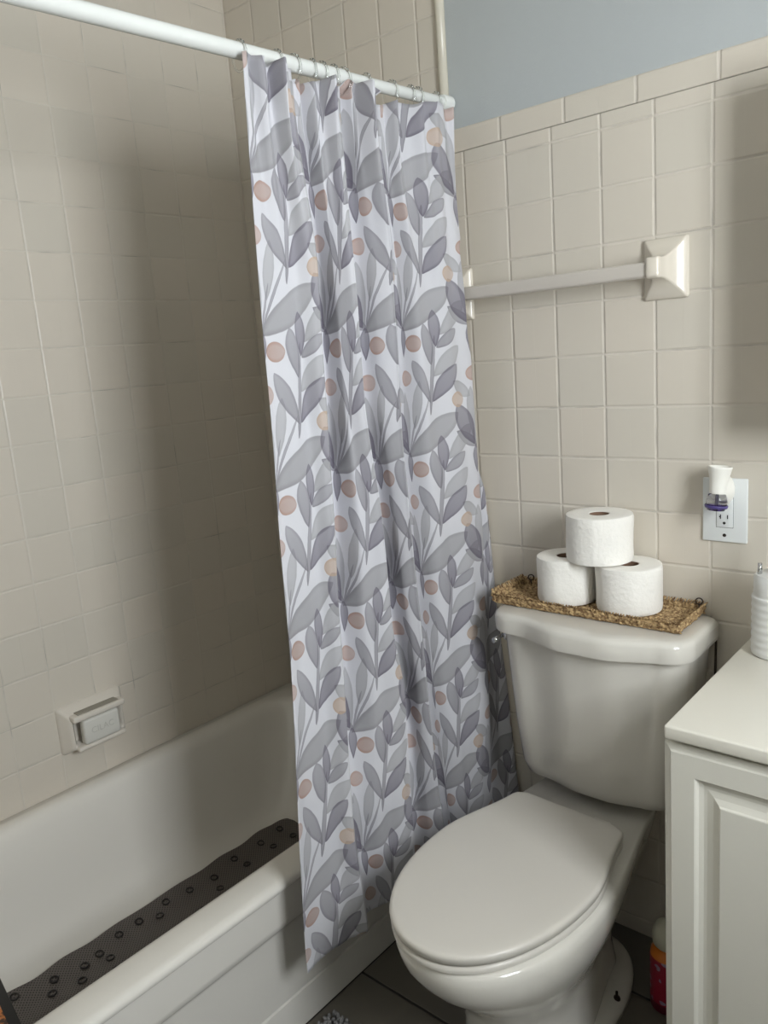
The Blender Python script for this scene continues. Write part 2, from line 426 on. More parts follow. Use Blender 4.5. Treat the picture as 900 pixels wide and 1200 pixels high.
# flange, sloping to the box, then the open recess
rg = [dr(.000, .088, .062), dr(.004, .088, .062), dr(.010, .084, .058), dr(.030, .074, .047, .01, -.002), dr(.037, .070, .043, .012, -.003), dr(.038, .066, .040, .012, -.003), dr(.034, .062, .036, .012, -.003), dr(.006, .058, .034, .012, -.003)]
loft(bm, rg, True, True)
fixn(bm); place(obj('dish_body', bm, m_dish, angle=50), sd)
bm = bmesh.new()   # top hood with finger slot and bottom tray lip
add_box(bm, XL+.012, XL+.056, -.755, -.615, .561, .577, bev=.005, seg=3)
hood = place(obj('hood', bm, m_dish), sd)
bm = bmesh.new(); add_box(bm, XL+.020, XL+.050, -.740, -.630, .5775, .5795, bev=.0006)
obj('hood_groove', bm, simple('groove_grey', srgb(150, 145, 132), .5, nscale=9)).parent = hood  # groove drawn as a darker grey strip on top of the hood
bm = bmesh.new(); add_box(bm, XL+.010, XL+.052, -.750, -.620, .482, .494, bev=.005, seg=3)
place(obj('tray_lip', bm, m_dish), sd)
m_soap = simple('soap', srgb(214, 212, 204), .5, nscale=12, namt=.01)
sp_ = thing('soap_bar', 'white bar of soap with faint lettering standing in the soap dish', 'soap', (XL+.04, -.682, .495))
bm = bmesh.new(); add_box(bm, XL+.030, XL+.054, -.732, -.634, .4945, .5595, bev=.007, seg=4)
soap_o = place(obj('bar', bm, m_soap), sp_)
cu = bpy.data.curves.new('soap_text', 'FONT'); cu.body = 'CILAC'; cu.size = .022; cu.extrude = .0004; cu.align_x = 'CENTER'; cu.align_y = 'CENTER'
to = bpy.data.objects.new('tmp_text', cu); C.objects.link(to)
bpy.context.view_layer.update()
me = bpy.data.meshes.new_from_object(to.evaluated_get(bpy.context.evaluated_depsgraph_get()))
bpy.data.objects.remove(to)
lt = bpy.data.objects.new('lettering', me); C.objects.link(lt); me.materials.clear(); me.materials.append(simple('soap_stamp', srgb(196, 194, 186), .6, nscale=12))
me.transform(Matrix.Translation((XL+.0542, -.683, .527)) @ Matrix(((0, 0, 1, 0), (1, 0, 0, 0), (0, 1, 0, 0), (0, 0, 0, 1))))
lt.parent = soap_o

# black box on the tub rim ---------------------------------------------------
bx = thing('carton', 'black carton with an orange picture lying on the near tub rim', 'box', (-.14, -1.3, TZ))
BM_ = Matrix.Translation((-.224, -1.174, 0)) @ Matrix.Rotation(math.radians(-10), 4, 'Z') @ Matrix.Translation((.232, 1.170, 0))
o = obj('box_body', box(-.232, -.085, -1.42, -1.170, TZ+.0015, .415, bev=.002), m_black); o.data.transform(BM_); box_o = place(o, bx)
def pic_mat():
    m, nt, p = new_mat('printed_picture'); b = NB(nt)
    tc = b.n('ShaderNodeTexCoord').outputs['Object']
    n = b.noise(60, 3, tc)
    b.put(p.inputs['Base Color'], b.mix(b.smooth(n, .45, .55), srgb(48, 26, 16), b.mix(b.smooth(n, .55, .68), srgb(176, 104, 44), srgb(214, 190, 160))))
    p.inputs['Roughness'].default_value = .4
    return m
o = obj('picture', box(-.222, -.095, -1.41, -1.186, .4148, .4158), pic_mat(), smooth=False); o.data.transform(BM_); o.parent = box_o

# ------------------------------------------------------------------ shower rod
RZ = lambda y: 1.9285+.0325*y
RX = -.030; RR = .0128
rod = thing('shower_curtain_rod', 'white shower curtain rod above the tub', 'curtain rod', (RX, -.75, RZ(-.75)))
bm = bmesh.new(); tube(bm, [(RX, y, RZ(y)) for y in (-1.529, -1.1, -.7, -.4, -.35)], RR*1.06, 24)
place(obj('outer_tube', bm, m_rod, angle=40), rod)
bm = bmesh.new(); tube(bm, [(RX, y, RZ(y)) for y in (-.36, -.2, -.03)], RR*.92, 24)
place(obj('inner_tube', bm, m_rod, angle=40), rod)
for ya, yb in ((-.031, -.0005), (-1.5295, -1.50)):
    bm = bmesh.new(); tube(bm, [(RX, ya, RZ(ya)), (RX, ya+.004*(1 if ya > -1 else 1), RZ(ya)), (RX, yb, RZ(yb))], [RR*1.15, RR*1.3, RR*1.3], 24)
    place(obj('end_cap', bm, m_rod, angle=40), rod)

# ------------------------------------------------------------------ curtain
def lerp(a, b, t): return a+(b-a)*t
def table(z, tb):
    if z >= tb[0][0]: return tb[0][1]
    for (z0, v0), (z1, v1) in zip(tb, tb[1:]):
        if z >= z1:
            t = (z0-z)/(z0-z1); t = t*t*(3-2*t)*.5+t*.5
            return lerp(v0, v1, t)
    return tb[-1][1]
ZB = .205
def ctrl(z):
    xo = table(z, [(1.88, -.030), (1.70, -.026), (1.40, -.012), (1.0, 0.), (.2, .004)])
    r0 = table(z, [(1.86, -.655), (1.38, -.668), (.88, -.684), (.25, -.726)])
    r1 = table(z, [(1.81, -.548), (1.56, -.528), (1.175, -.538), (.9, -.552), (.44, -.569), (.2, -.553)])
    r2 = table(z, [(1.75, -.425), (1.3, -.432), (1.08, -.409), (.85, -.398), (.69, -.372), (.2, -.382)])
    r3 = table(z, [(1.80, -.335), (1.58, -.312), (1.16, -.322), (.73, -.306), (.2, -.270)])
    r4 = table(z, [(1.80, -.084), (1.59, -.073), (1.33, -.061), (.93, -.056), (.6, -.066), (.2, -.084)])
    tailx = table(z, [(1.88, .0), (1.3, .010), (.9, .035), (.3, .075), (.2, .08)])
    def A(app, x, u): return (app-.9*(x+xo-.03), x+xo, u)
    lo = table(z, [(1.05, 0.), (.65, .8), (.35, 1.), (.2, 1.)])
    dp = table(z, [(1.88, .3), (1.6, 1.1), (.9, 1.5), (.35, .8), (.2, .7)])*.024
    P = [A(r0, .022, .005), A(lerp(r0, r1, .5), .026, .072+lo*.004), A(r1-.012, .050, .130+lo*.008), A(r1+.001, .046, .141+lo*.010), A(r1+.004, .010-dp, .152+lo*.008), A(r1+.022, .006-dp*.9, .176),
         A(lerp(r1, r2, .5), .022, .222+lo*.020), A(r2-.010, .050, .284+lo*.042), A(r2+.001, .046, .297+lo*.046), A(r2+.004, .006-dp, .338+lo*.018), A(r2+.024, .002-dp*.9, .356+lo*.014),
         A(lerp(r2, r3, .6), .020, .394+lo*.004), A(r3-.008, .042, .424), A(r3+.001, .038, .434), A(r3+.004, -.004-dp, .490), A(r3+.024, -.004-dp*.8, .516),
         A(lerp(r3, r4, .3), .012, .580), A(lerp(r3, r4, .6), .036, .640), A(r4-.030, .052, .696), A(r4, .050, .722)]
    tw = table(z, [(1.88, 0.), (1.72, 1.), (1.35, 1.), (1.05, 0.), (.2, 0.)])   # kept off the towel-bar post
    ya = P[-1][0]
    P += [(lerp(max(ya+.022, -.066), ya-.001, tw), .030+xo, .748), (lerp(-.040, -.086, tw), lerp(lerp(.02, tailx, .4), .002, tw)+xo*.5, .780), (lerp(-.016, -.084, tw), lerp(tailx, -.02, tw)+xo*.6, .85)]
    return P
def cr(p0, p1, p2, p3, t):
    return [.5*((2*b)+(-a+c)*t+(2*a-5*b+4*c-d)*t*t+(-a+3*b-3*c+d)*t*t*t) for a, b, c, d in zip(p0, p1, p2, p3)]
RING_Y = [-.604, -.520, -.480, -.432, -.408, -.376, -.350, -.283, -.205, -.142, -.118, -.052]
bm = bmesh.new(); uvl = bm.loops.layers.uv.new('UVMap')
NZ, SUB = 190, 14
grid = []
for iz in range(NZ+1):
    t = iz/NZ; z0 = 1.885+(ZB-1.885)*t
    P = ctrl(z0); row = []
    m_ = len(P)
    for i in range(m_-1):
        for s in range(SUB if i < m_-2 else SUB+1):
            q = cr(P[max(i-1, 0)], P[i], P[i+1], P[min(i+2, m_-1)], s/SUB)
            y, x, u = q
            k = max(0, min(1, (z0-1.50)/.38))
            # small pleats gathered by the rings, fading downwards
            x += .009*k*k*math.sin(u*2*PI/.052+.6)+.004*k*math.sin(u*2*PI/.031+z0*2)
            # soft hanging wrinkles
            fa = .0035*math.sin(u*2*PI/.075+z0*1.3+1)+.006*noise.noise(Vector((u*11, z0*1.6, 3)))+.003*noise.noise(Vector((u*30, z0*5, 8)))
            x += fa*(1 if y > -2 else 0)
            # scalloped top edge
            z = z0
            if t < .06:
                dr_ = min(abs(y-ry) for ry in RING_Y)
                lift = .026 if y < -.545 else (.024 if -.36 < y < -.25 else .008)
                top = RZ(y)-.032+lift-min(.016, dr_*.30)
                kk = (1-t/.06)
                z = z0+(top-1.885)*kk
            if t > .88: z += ((x+.01)*.45+.004*math.sin(u*26))*(t-.88)/.12
            ym = table(z0, [(1.74, -.006), (1.60, -.080), (1.42, -.080), (1.15, -.006)])
            x = max(x, -.062) if z0 > .42 else max(x, -.030)
            if z > RZ(y)-.016: x = max(x, -.013)
            row.append((x, min(y, ym), z, u, z0))
    grid.append(row)
V = [[bm.verts.new(p[:3]) for p in r] for r in grid]
BU, BV = 0., .893      # where a fan's base sits on the cloth
for a in range(NZ):
    for c in range(len(V[0])-1):
        f = bm.faces.new((V[a][c], V[a+1][c], V[a+1][c+1], V[a][c+1]))
        for lp, g in zip(f.loops, (grid[a][c], grid[a+1][c], grid[a+1][c+1], grid[a][c+1])):
            lp[uvl].uv = (g[3]-BU, g[4]-BV)
fixn(bm)
cur = obj('shower_curtain', bm, m_curtain)
md = cur.modifiers.new('thick', 'SOLIDIFY'); md.thickness = .0006; md.offset = 0
tag(cur, 'white shower curtain printed with grey leaves and tan dots, hanging outside the tub', 'shower curtain')
# rings
ORD = ['at the free left end of the curtain', 'second clear ring from the left, above the first deep fold', 'third clear ring from the left, beside the second', 'fourth clear ring from the left on the rod',
       'fifth clear ring from the left on the rod', 'sixth clear ring from the left on the rod', 'seventh clear ring from the left on the rod', 'eighth clear ring from the left, near the rod centre',
       'ninth clear ring from the left on the rod', 'third clear ring from the back wall', 'second clear ring from the back wall', 'clear curtain ring nearest the rod end cap at the back wall']
for k, ry in enumerate(RING_Y):
    random.seed(40+k); yaw = random.uniform(-.35, .35)
    rt = thing('curtain_ring', ('clear plastic curtain ring ' if k == 0 else 'clear plastic hook, ')+ORD[k], 'curtain ring', (RX, ry, RZ(ry)), 'clear curtain rings on the rod')
    bm = bmesh.new(); R1, R2 = .0185, .0235
    pts = []
    for j in range(28):
        a = 2*PI*j/28
        x = R1*math.cos(a); z = R2*math.sin(a)-.0078
        pts.append((x*math.cos(yaw), x*math.sin(yaw), z))
    tube(bm, pts, .0021, 8, closed=True)
    lo_ = obj('ring_loop', bm, m_ring); lo_.parent = rt
    bm = bmesh.new()   # roller beads over the rod
    for j in (-2, -1, 0, 1, 2):
        a = PI/2+j*.34; x = R1*math.cos(a); z = R2*math.sin(a)-.0078
        bmesh.ops.create_icosphere(bm, subdivisions=2, radius=.0034, matrix=Matrix.Translation((x*math.cos(yaw), x*math.sin(yaw), z)))
    o = obj('roller', bm, m_ring); o.parent = lo_

# ------------------------------------------------------------------ towel bar
tb = thing('towel_bar', 'grey towel bar on two cream ceramic posts on the back wall', 'towel bar', (.215, 0, 1.51))
BZ = 1.5115
for xc in (-.034, .4615):
    bm = bmesh.new()
    def sq(hx, hz, y, r): return [(xc+a, y, BZ+b) for a, b in arc_outline(-hx, hx, -hz, hz, r, 5)]
    rg = [sq(.0435, .0575, -.0005, .004), sq(.0435, .0575, -.004, .004), sq(.0415, .0555, -.0068, .004)]
    for i in range(10):
        t = i/9; k = (1-t)**3.2
        rg.append(sq(.0135+.027*k, .0195+.035*k, -.0085-.0515*t, .004))
    rg += [sq(.0135, .0195, -.068, .004), sq(.0125, .0185, -.072, .004), sq(.009, .015, -.0745, .004)]
    loft(bm, rg); fixn(bm); place(obj('bracket', bm, m_ceramic, angle=50), tb)
bm = bmesh.new()
loft(bm, [[(x, -.058+a, BZ-.0025+b) for a, b in arc_outline(-.0105, .0105, -.0145, .0145, .006, 5)] for x in (-.03, .455)])
fixn(bm); place(obj('bar', bm, m_bar, angle=50), tb)

# ------------------------------------------------------------------ outlet
ol = thing('outlet_plate', 'white wall plate with a socket on the back wall tiles', 'outlet', (.5755, 0, 1.04))
place(obj('plate', box(.5335, .6185, -.0065, -.0003, .9765, 1.1045, bev=.0025, seg=3), m_plate), ol)
m_line = simple('dark_gap', srgb(70, 70, 72), .7, nscale=30)
place(obj('receptacle_gap', box(.5600, .5930, -.0070, -.0030, 1.0055, 1.0765, bev=.001), m_line), ol)
bm = box(.5608, .5922, -.0085, -.003, 1.0063, 1.0757, bev=.0015, seg=2)
rc = place(obj('receptacle', bm, m_plate), ol); SUBP = lambda o, p: setattr(o, 'parent', p)
bm = bmesh.new()
for zc in (1.028,):
    add_box(bm, .5680, .5700, -.0090, -.0080, zc-.0045, zc+.0045); add_box(bm, .5665, .5700, -.0090, -.0080, zc-.0012, zc+.0012)
    add_box(bm, .5815, .5833, -.0090, -.0080, zc-.0038, zc+.0038)
    lathe(bm, [(.0027, 0), (.0027, .001)], 16, M=Matrix.Rotation(PI/2, 4, 'X'), c=(.5762, -.0080, zc-.0125))
SUBP(obj('slot', bm, m_black, smooth=False), rc)
for zc in (.9905, 1.0915):
    bm = bmesh.new(); lathe(bm, [(.0034, 0), (.0034, .0008), (.0024, .0016)], 20, M=Matrix.Rotation(PI/2, 4, 'X'), c=(.5762, -.0063, zc))
    add_box(bm, .5756, .5768, -.0082, -.0076, zc-.0022, zc+.0022)
    place(obj('screw', bm, m_wire, angle=40), ol)

# plug-in air freshener
af = thing('air_freshener', 'white plug-in air freshener with a purple oil bottle in the upper socket', 'air freshener', (.5765, -.0085, 1.07))
M = Matrix.Translation((.5765, -.046, 1.094)) @ Matrix.Rotation(math.radians(4), 4, 'Y') @ Matrix.Rotation(math.radians(-4), 4, 'X')
bm = bmesh.new()
lathe(bm, [(.0150, -.012), (.0158, -.002), (.0162, .006), (.0172, .016), (.0195, .026), (.0218, .036), (.0222, .0385), (.0210, .0400), (.0180, .0392), (.0165, .036)], 40, M=M)
fixn(bm); place(obj('cap', bm, m_fresh, angle=50), af)
bm = bmesh.new()
rg = [[(.5765+hx*math.cos(a), y, 1.083+hz*math.sin(a)) for a in [2*PI*i/32 for i in range(32)]] for hx, hz, y in ((.0195, .030, -.0088), (.0205, .031, -.014), (.0195, .027, -.024), (.0165, .020, -.034), (.0135, .016, -.045))]
loft(bm, rg); fixn(bm); place(obj('plug_body', bm, m_fresh, angle=50), af)
bm = bmesh.new()
lathe(bm, [(.0110, -.012), (.0160, -.014), (.0184, -.020), (.0192, -.030), (.0186, -.039), (.0160, -.0445), (.004, -.0460)], 36, M=M)
fixn(bm); bt = place(obj('bottle', bm, m_glass), af)
bm = bmesh.new()
lathe(bm, [(.0178, -.0335), (.0176, -.035), (.0172, -.0390), (.0148, -.0432), (.003, -.0447)], 36, M=M)
fixn(bm); SUBP(obj('oil', bm, m_purple), bt)
bm = bmesh.new(); tube(bm, [M @ Vector((0, 0, -.008)), M @ Vector((0, 0, -.037))], .0022, 10)
SUBP(obj('wick', bm, simple('wick', srgb(120, 116, 130), .8, nscale=20)), bt)
bm = bmesh.new(); lathe(bm, [(.0196, -.0345), (.0208, -.0360), (.0200, -.0385), (.0190, -.0400)], 36, M=M, cap0=False, cap1=False)
md_ = obj('bottle_collar', bm, simple('purple_plastic', srgb(84, 72, 132), .3, nscale=30, namt=.3)); md_.parent = bt
md_.modifiers.new('s', 'SOLIDIFY').thickness = .0008

# ------------------------------------------------------------------ toilet
TX = .330
toilet = thing('toilet', 'white two-piece toilet with its lid closed beside the curtain', 'toilet', (TX, -.35, 0))
def bowl_ring(z, hw, yf, yb, hb, ym=-.43, cx=TX, n=20, e=2.25, rb=.03):
    pts = []
    # front half, from +x side round to -x side
    for i in range(n*2+1):
        a = PI*i/(n*2)
        c, s = math.cos(a), math.sin(a)
        pts.append((cx+hw*math.copysign(abs(c)**(2/e), c), ym+(yf-ym)*(abs(s)**(2/e)), z))
    side = []
    for i in range(1, n+1):
        t = i/n; y = ym+(yb-ym)*t
        w = lerp(hw, hb, t*t*(3-2*t))
        q = max(0, (y-(yb-rb))/rb) if yb > ym else 0
        w -= rb*(1-math.sqrt(max(0, 1-q*q)))
        side.append((w, y))
    pts += [(cx-w, y, z) for w, y in side]
    pts += [(cx+w, y, z) for w, y in reversed(side)]
    return pts
bm = bmesh.new()
rg = [bowl_ring(z, hw, yf, yb, hb, ym) for z, hw, yf, yb, hb, ym in (
    (.0015, .112, -.570, -.12, .07, -.40), (.030, .108, -.566, -.12, .065, -.40), (.08, .104, -.562, -.12, .055, -.40), (.13, .104, -.564, -.11, .052, -.40),
    (.17, .110, -.574, -.10, .055, -.405), (.205, .122, -.592, -.08, .065, -.41), (.24, .139, -.622, -.06, .082, -.42), (.275, .156, -.656, -.05, .100, -.42),
    (.31, .169, -.690, -.04, .112, -.42), (.340, .176, -.708, -.035, .118, -.43), (.368, .1785, -.715, -.03, .124, -.43), (.382, .177, -.713, -.03, .126, -.43), (.390, .172, -.708, -.032, .124, -.43))]
loft(bm, rg); fixn(bm)
place(obj('bowl', bm, m_toilet), toilet)
# foot flange
bm = bmesh.new()
def ell(cx, cy, a, b_, z, n=48, e=2.3): return [(cx+a*math.copysign(abs(math.cos(t))**(2/e), math.cos(t)), cy+b_*math.copysign(abs(math.sin(t))**(2/e), math.sin(t)), z) for t in [2*PI*i/n for i in range(n)]]
loft(bm, [ell(TX, -.285, .128, .225, .0012), ell(TX, -.285, .127, .224, .012), ell(TX, -.285, .120, .217, .021), ell(TX, -.285, .105, .20, .026)])
fixn(bm); place(obj('foot', bm, m_toilet), toilet)
for sx in (-1, 1):
    bm = bmesh.new(); x = TX+sx*.109
    lathe(bm, [(.0075, .018), (.0075, .024), (.0060, .0275), (.0045, .028)], 20, c=(x, -.235, 0)); lathe(bm, [(.003, .027), (.0028, .040)], 12, c=(x, -.235, 0))
    place(obj('floor_bolt', bm, m_wire, angle=40), toilet)
# tank
def tank_ring(z, hw, yb, yf, bow, cx=None, r=.05, n=14):
    if cx is None: cx = lerp(.337, .352, min(1, max(0, (z-.42)/.3)))
    pts = []
    # back edge, straight
    for i in range(n): pts.append((cx+hw-.012-(2*hw-.024)*i/(n-1), yb, z))
    # left side down to the front corner
    def corner(x, y, a0, a1, rx):
        return [(x+rx*math.cos(math.radians(lerp(a0, a1, i/n))), y+r*math.sin(math.radians(lerp(a0, a1, i/n))), z) for i in range(n+1)]
    pts += [(cx-hw, yb-.014, z)]
    pts += corner(cx-hw+r, yf+r, 180, 270, r)
    m = 2*n
    for i in range(1, m):
        s = i/m; x = lerp(cx-hw+r, cx+hw-r, s)
        k = min(1, max(0, (.5-abs(s-.56))/.38)); k = k*k*(3-2*k)
        pts.append((x, yf-bow*k, z))
    pts += corner(cx+hw-r, yf+r, 270, 360, r)
    pts += [(cx+hw, yb-.014, z)]
    return pts
bm = bmesh.new()
rg = []
for z, hw, yf, bow in ((.413, .140, -.115, .010), (.416, .160, -.132, .014), (.425, .171, -.142, .018), (.45, .178, -.150, .020), (.55, .188, -.163, .024), (.68, .198, -.176, .026), (.777, .204, -.184, .028)):
    rg.append(tank_ring(z, hw, -.012, yf, bow))
loft(bm, rg); fixn(bm); place(obj('tank', bm, m_toilet, angle=60), toilet)
bm = bmesh.new(); rg = []
for z, d in ((.777, -.006), (.778, 0), (.786, .0015), (.808, .0008), (.8150, -.0015), (.8188, -.0060), (.8204, -.013), (.821, -.030)):
    rg.append(tank_ring(z, .2185+d, -.006+min(0, d)*.25, -.200-d, .036, r=.055))
loft(bm, rg); fixn(bm); place(obj('tank_lid', bm, m_toilet, angle=60), toilet)
# flush lever on the tank's left end
bm = bmesh.new(); lathe(bm, [(.010, 0), (.010, .006), (.006, .010), (.006, .016)], 20, M=Matrix.Rotation(-PI/2, 4, 'Y'), c=(TX+.024-.206, -.135, .745))
tube(bm, [(TX-.197, -.135, .745), (TX-.199, -.150, .743), (TX-.200, -.168, .741)], [.0045, .005, .0065], 12)
fixn(bm); place(obj('flush_lever', bm, m_chrome), toilet)
# seat ring and lid
def seat_ring(z, d, yb=-.225, hb=.128):
    o = bowl_ring(0, .1705, -.722, yb, hb, -.44, cx=0, e=2.15, rb=.024)
    k = 1+d/.17; ky = 1+d/.25; a = math.radians(-2.5); out = []
    for x, y, _ in o:
        x *= k; y = (y+.47)*ky
        out.append((TX-.003+x*math.cos(a)-y*math.sin(a), -.47+x*math.sin(a)+y*math.cos(a), z))
    return out
bm = bmesh.new(); loft(bm, [seat_ring(.3925, -.006), seat_ring(.394, -.001), seat_ring(.400, .0), seat_ring(.4055, -.004), seat_ring(.406, -.02)]); fixn(bm)
place(obj('seat', bm, m_seat, angle=60), toilet)
bm = bmesh.new(); rg = [seat_ring(.4085, -.005), seat_ring(.410, -.001), seat_ring(.421, .0015), seat_ring(.4255, .0003), seat_ring(.4278, -.0028), seat_ring(.4288, -.0075), seat_ring(.4292, -.02), seat_ring(.4295, -.06), seat_ring(.4297, -.11)]
loft(bm, rg); fixn(bm); place(obj('seat_lid', bm, m_seat, angle=60), toilet)
for sx in (-1, 1):
    bm = bmesh.new(); add_box(bm, TX+sx*.072-.022, TX+sx*.072+.022, -.226, -.200, .3925, .412, bev=.006, seg=3)
    place(obj('seat_hinge', bm, m_seat), toilet)
# supply line
sl = thing('supply_hose', 'thin dark water hose behind the right end of the toilet tank', 'hose', (.575, -.02, .3))
bm = bmesh.new(); tube(bm, [(.562, -.008, .77), (.560, -.010, .60), (.556, -.014, .4), (.545, -.02, .25), (.54, -.006, .18)], .0024, 10)
place(obj('hose', bm, m_wire), sl)
bm = bmesh.new(); lathe(bm, [(.016, 0), (.014, .006), (.008, .010), (.008, .03)], 20, M=Matrix.Rotation(PI/2, 4, 'X'), c=(.54, -.0005, .18)); fixn(bm)
place(obj('valve', bm, m_chrome, angle=40), sl)

# ------------------------------------------------------------------ tray
m_grass = None
def grass_mat():
    m, nt, p = new_mat('seagrass'); b = NB(nt)
    tc = b.n('ShaderNodeTexCoord').outputs['Object']
    n = b.noise(150, 2, tc); n2 = b.noise(700, 2, tc)
    c = b.mix(b.smooth(n, .32, .68), srgb(120, 90, 58), srgb(214, 184, 136))
    b.put(p.inputs['Base Color'], b.mix(b.math('MULTIPLY', n2, .3), c, srgb(70, 50, 34)))
    p.inputs['Roughness'].default_value = .8
    b.put(p.inputs['Normal'], b.bump(n2, .0006))
    return m
m_grass = grass_mat()
tray = thing('woven_tray', 'brown woven seagrass tray on the toilet tank lid', 'tray', (.328, -.069, .8215))
tx0, tx1, ty0, ty1 = .122, .536, -.1435, -.0055
zb = .8222
bm = box(tx0+.006, tx1-.006, ty0+.006, ty1-.006, zb+.001, zb+.008, bev=.002)
random.seed(3)
def strand(bm, p, d, L, r):
    d = Vector(d).normalized(); p = Vector(p); pts = [p-d*L/2, p-d*L*.3, p, p+d*L*.3, p+d*L/2]
    bow = Vector((random.uniform(-1, 1), random.uniform(-1, 1), random.uniform(-.2, 1)))*r*.7
    pts[2] += bow
    tube(bm, pts, [r*.35, r*.85, r, r*.85, r*.3], 5)
# woven floor rows
y = ty0+.012
while y < ty1-.01:
    x = tx0+.012
    while x < tx1-.01:
        strand(bm, (x, y, zb+.0085), (1, random.choice((-.6, .6)), 0), .014, .0024); x += .009
    y += .0065
place(obj('tray_base', bm, m_grass), tray)
bm = bmesh.new()
def rim(ax, a0, a1, fixed, nrm, rows=4):
    s = a0; 
    while s < a1:
        for r_ in range(rows):
            z = zb+.005+r_*.0052
            lean = r_*.0022
            off = fixed+nrm*(lean*.6)
            sg = 1 if r_ % 2 else -1
            top = r_ == rows-1
            j = random.uniform(-.0012, .0012)
            if top:
                d = (.35*(1 if ax == 0 else 0)+(nrm*.75 if ax == 1 else 0), .35*(1 if ax == 1 else 0)+(nrm*.75 if ax == 0 else 0), .75)
                L = .016
            else:
                d = (1, random.uniform(-.25, .25), sg*.5) if ax == 0 else (random.uniform(-.25, .25), 1, sg*.5); L = .017
            p = (s+random.uniform(-.001, .001), off+j, z) if ax == 0 else (off+j, s, z)
            strand(bm, p, d, L, .0023 if top else .0034)
        s += .0058
    # a core rope keeps the wall of the rim closed
    for r_ in range(rows-1):
        z = zb+.005+r_*.0052; off = fixed+nrm*(r_*.0013)
        pts = [((a0+(a1-a0)*i/20, off, z) if ax == 0 else (off, a0+(a1-a0)*i/20, z)) for i in range(21)]
        tube(bm, pts, .0026, 6)
rim(0, tx0, tx1, ty0, -1); rim(0, tx0, tx1, ty1-.006, .3); rim(1, ty0, ty1, tx0, -1, 5); rim(1, ty0, ty1, tx1, 1, 4)
place(obj('tray_rim', bm, m_grass), tray)
for x in (tx0+.018, tx1-.006):
    bm = bmesh.new(); tube(bm, [(x+.0065*math.cos(a), -.014+.002*math.cos(a), zb+.0275+.0065*math.sin(a)) for a in [2*PI*i/20 for i in range(20)]], .0013, 6, closed=True)
    tube(bm, [(x, -.014, zb+.006), (x, -.014, zb+.021)], .0013, 6)
    place(obj('wire_loop', bm, m_wire), tray)

# ------------------------------------------------------------------ toilet paper
def roll(name_label, x, y, z, r, h, yaw, seed):
    rt = thing('toilet_paper_roll', name_label, 'toilet paper', (x, y, z), 'toilet paper rolls stacked on the tray')
    rt.rotation_euler = (0, 0, yaw)
    bm = bmesh.new(); n = 96
    def ring(rad, zz, wob=0.):
        out = []
        for i in range(n):
            a = 2*PI*i/n
            w = wob*noise.noise(Vector((math.cos(a)*2+seed, math.sin(a)*2, zz*16)))
            sp = .0012*(i/n) if rad > .03 else 0       # the loose end makes a step
            out.append(((rad+w+sp)*math.cos(a), (rad+w+sp)*math.sin(a), zz))
        return out
    hr = .0205
    rg = [ring(hr, .0), ring(r-.004, .0), ring(r-.0012, .0012, .001)]
    for i in range(1, 12): rg.append(ring(r, h*i/12, .0022))
    rg += [ring(r-.0012, h-.0012, .001), ring(r-.004, h, 0), ring(r*.75, h-.0004), ring(r*.55, h-.0002), ring(hr+.001, h-.0008), ring(hr, h-.003), ring(hr, .0)]
    loft(bm, rg, False, False); bmesh.ops.remove_doubles(bm, verts=bm.verts, dist=1e-6); fixn(bm)
    o = obj('paper', bm, m_paper, angle=55); o.parent = rt
    bm = bmesh.new()
    c0 = [[(rr_*math.cos(2*PI*i/32), rr_*math.sin(2*PI*i/32), zz) for i in range(32)] for rr_, zz in ((hr-.0002, .001), (hr-.0002, h-.002), (hr-.0014, h-.002), (hr-.0014, .001), (hr-.0002, .001))]
    loft(bm, c0, False, False); fixn(bm); o = obj('cardboard_core', bm, m_core, angle=40); o.parent = rt
    return rt
RB = zb+.0125
roll('white toilet paper roll at lower left of the stack on the tray', .2650, -.0720, RB, .0640, .098, 2.2, 1)
roll('white toilet paper roll at lower right of the stack on the tray', .4070, -.0720, RB, .0660, .096, 3.6, 5)
roll('white toilet paper roll on top of the two others', .3450, -.0740, RB+.0985, .0680, .099, 5.06, 9)

# ------------------------------------------------------------------ vanity
VX0, VX1 = .6345, 1.22
VZ = .774
van = thing('vanity_cabinet', 'white vanity cabinet with a raised-panel door right of the toilet', 'cabinet', (.92, -.23, 0))
bm = bmesh.new(); add_box(bm, VX0+.001, VX1, -.4385, -.002, .09, VZ, bev=.0015); add_box(bm, VX0+.02, VX1-.01, -.36, -.02, .0012, .09)
place(obj('cabinet_body', bm, m_white_paint, smooth=False), van)
def panel_door(x0, x1, z0, z1, yb, th=.020):
    """outer bevel, flat frame, cove down to a groove, then a raised field"""
    bm = bmesh.new()
    def r(d, y, top=0): return [(x0+d, yb-y, z0+d), (x1-d, yb-y, z0+d), (x1-d, yb-y, z1-d), (x0+d, yb-y, z1-d)]
    steps = [(0, 0), (0, th-.007), (.002, th-.0055), (.010, th-.002), (.0125, th), (.048, th), (.050, th-.002), (.053, th-.007), (.060, th-.0095), (.065, th-.0095), (.075, th-.0075), (.084, th-.0035), (.086, th-.001), (.0875, th-.0005)]
    loft(bm, [r(*s) for s in steps]); fixn(bm)
    return bm
dm = (VX0+VX1)/2
place(obj('door', panel_door(VX0-.0035, dm-.002, .10, VZ-.008, -.4390), m_white_paint, smooth=False), van)
place(obj('door', panel_door(dm+.002, VX1-.002, .10, VZ-.008, -.4390), m_white_paint, smooth=False), van)
bm = bmesh.new(); add_box(bm, VX0+.0015, VX1+.01, -.470, -.0015, VZ+.003, .800, bev=.004, seg=3)
ct = obj('countertop', bm, m_counter, angle=60); tag(ct, 'glossy off-white countertop on the vanity cabinet', 'countertop')

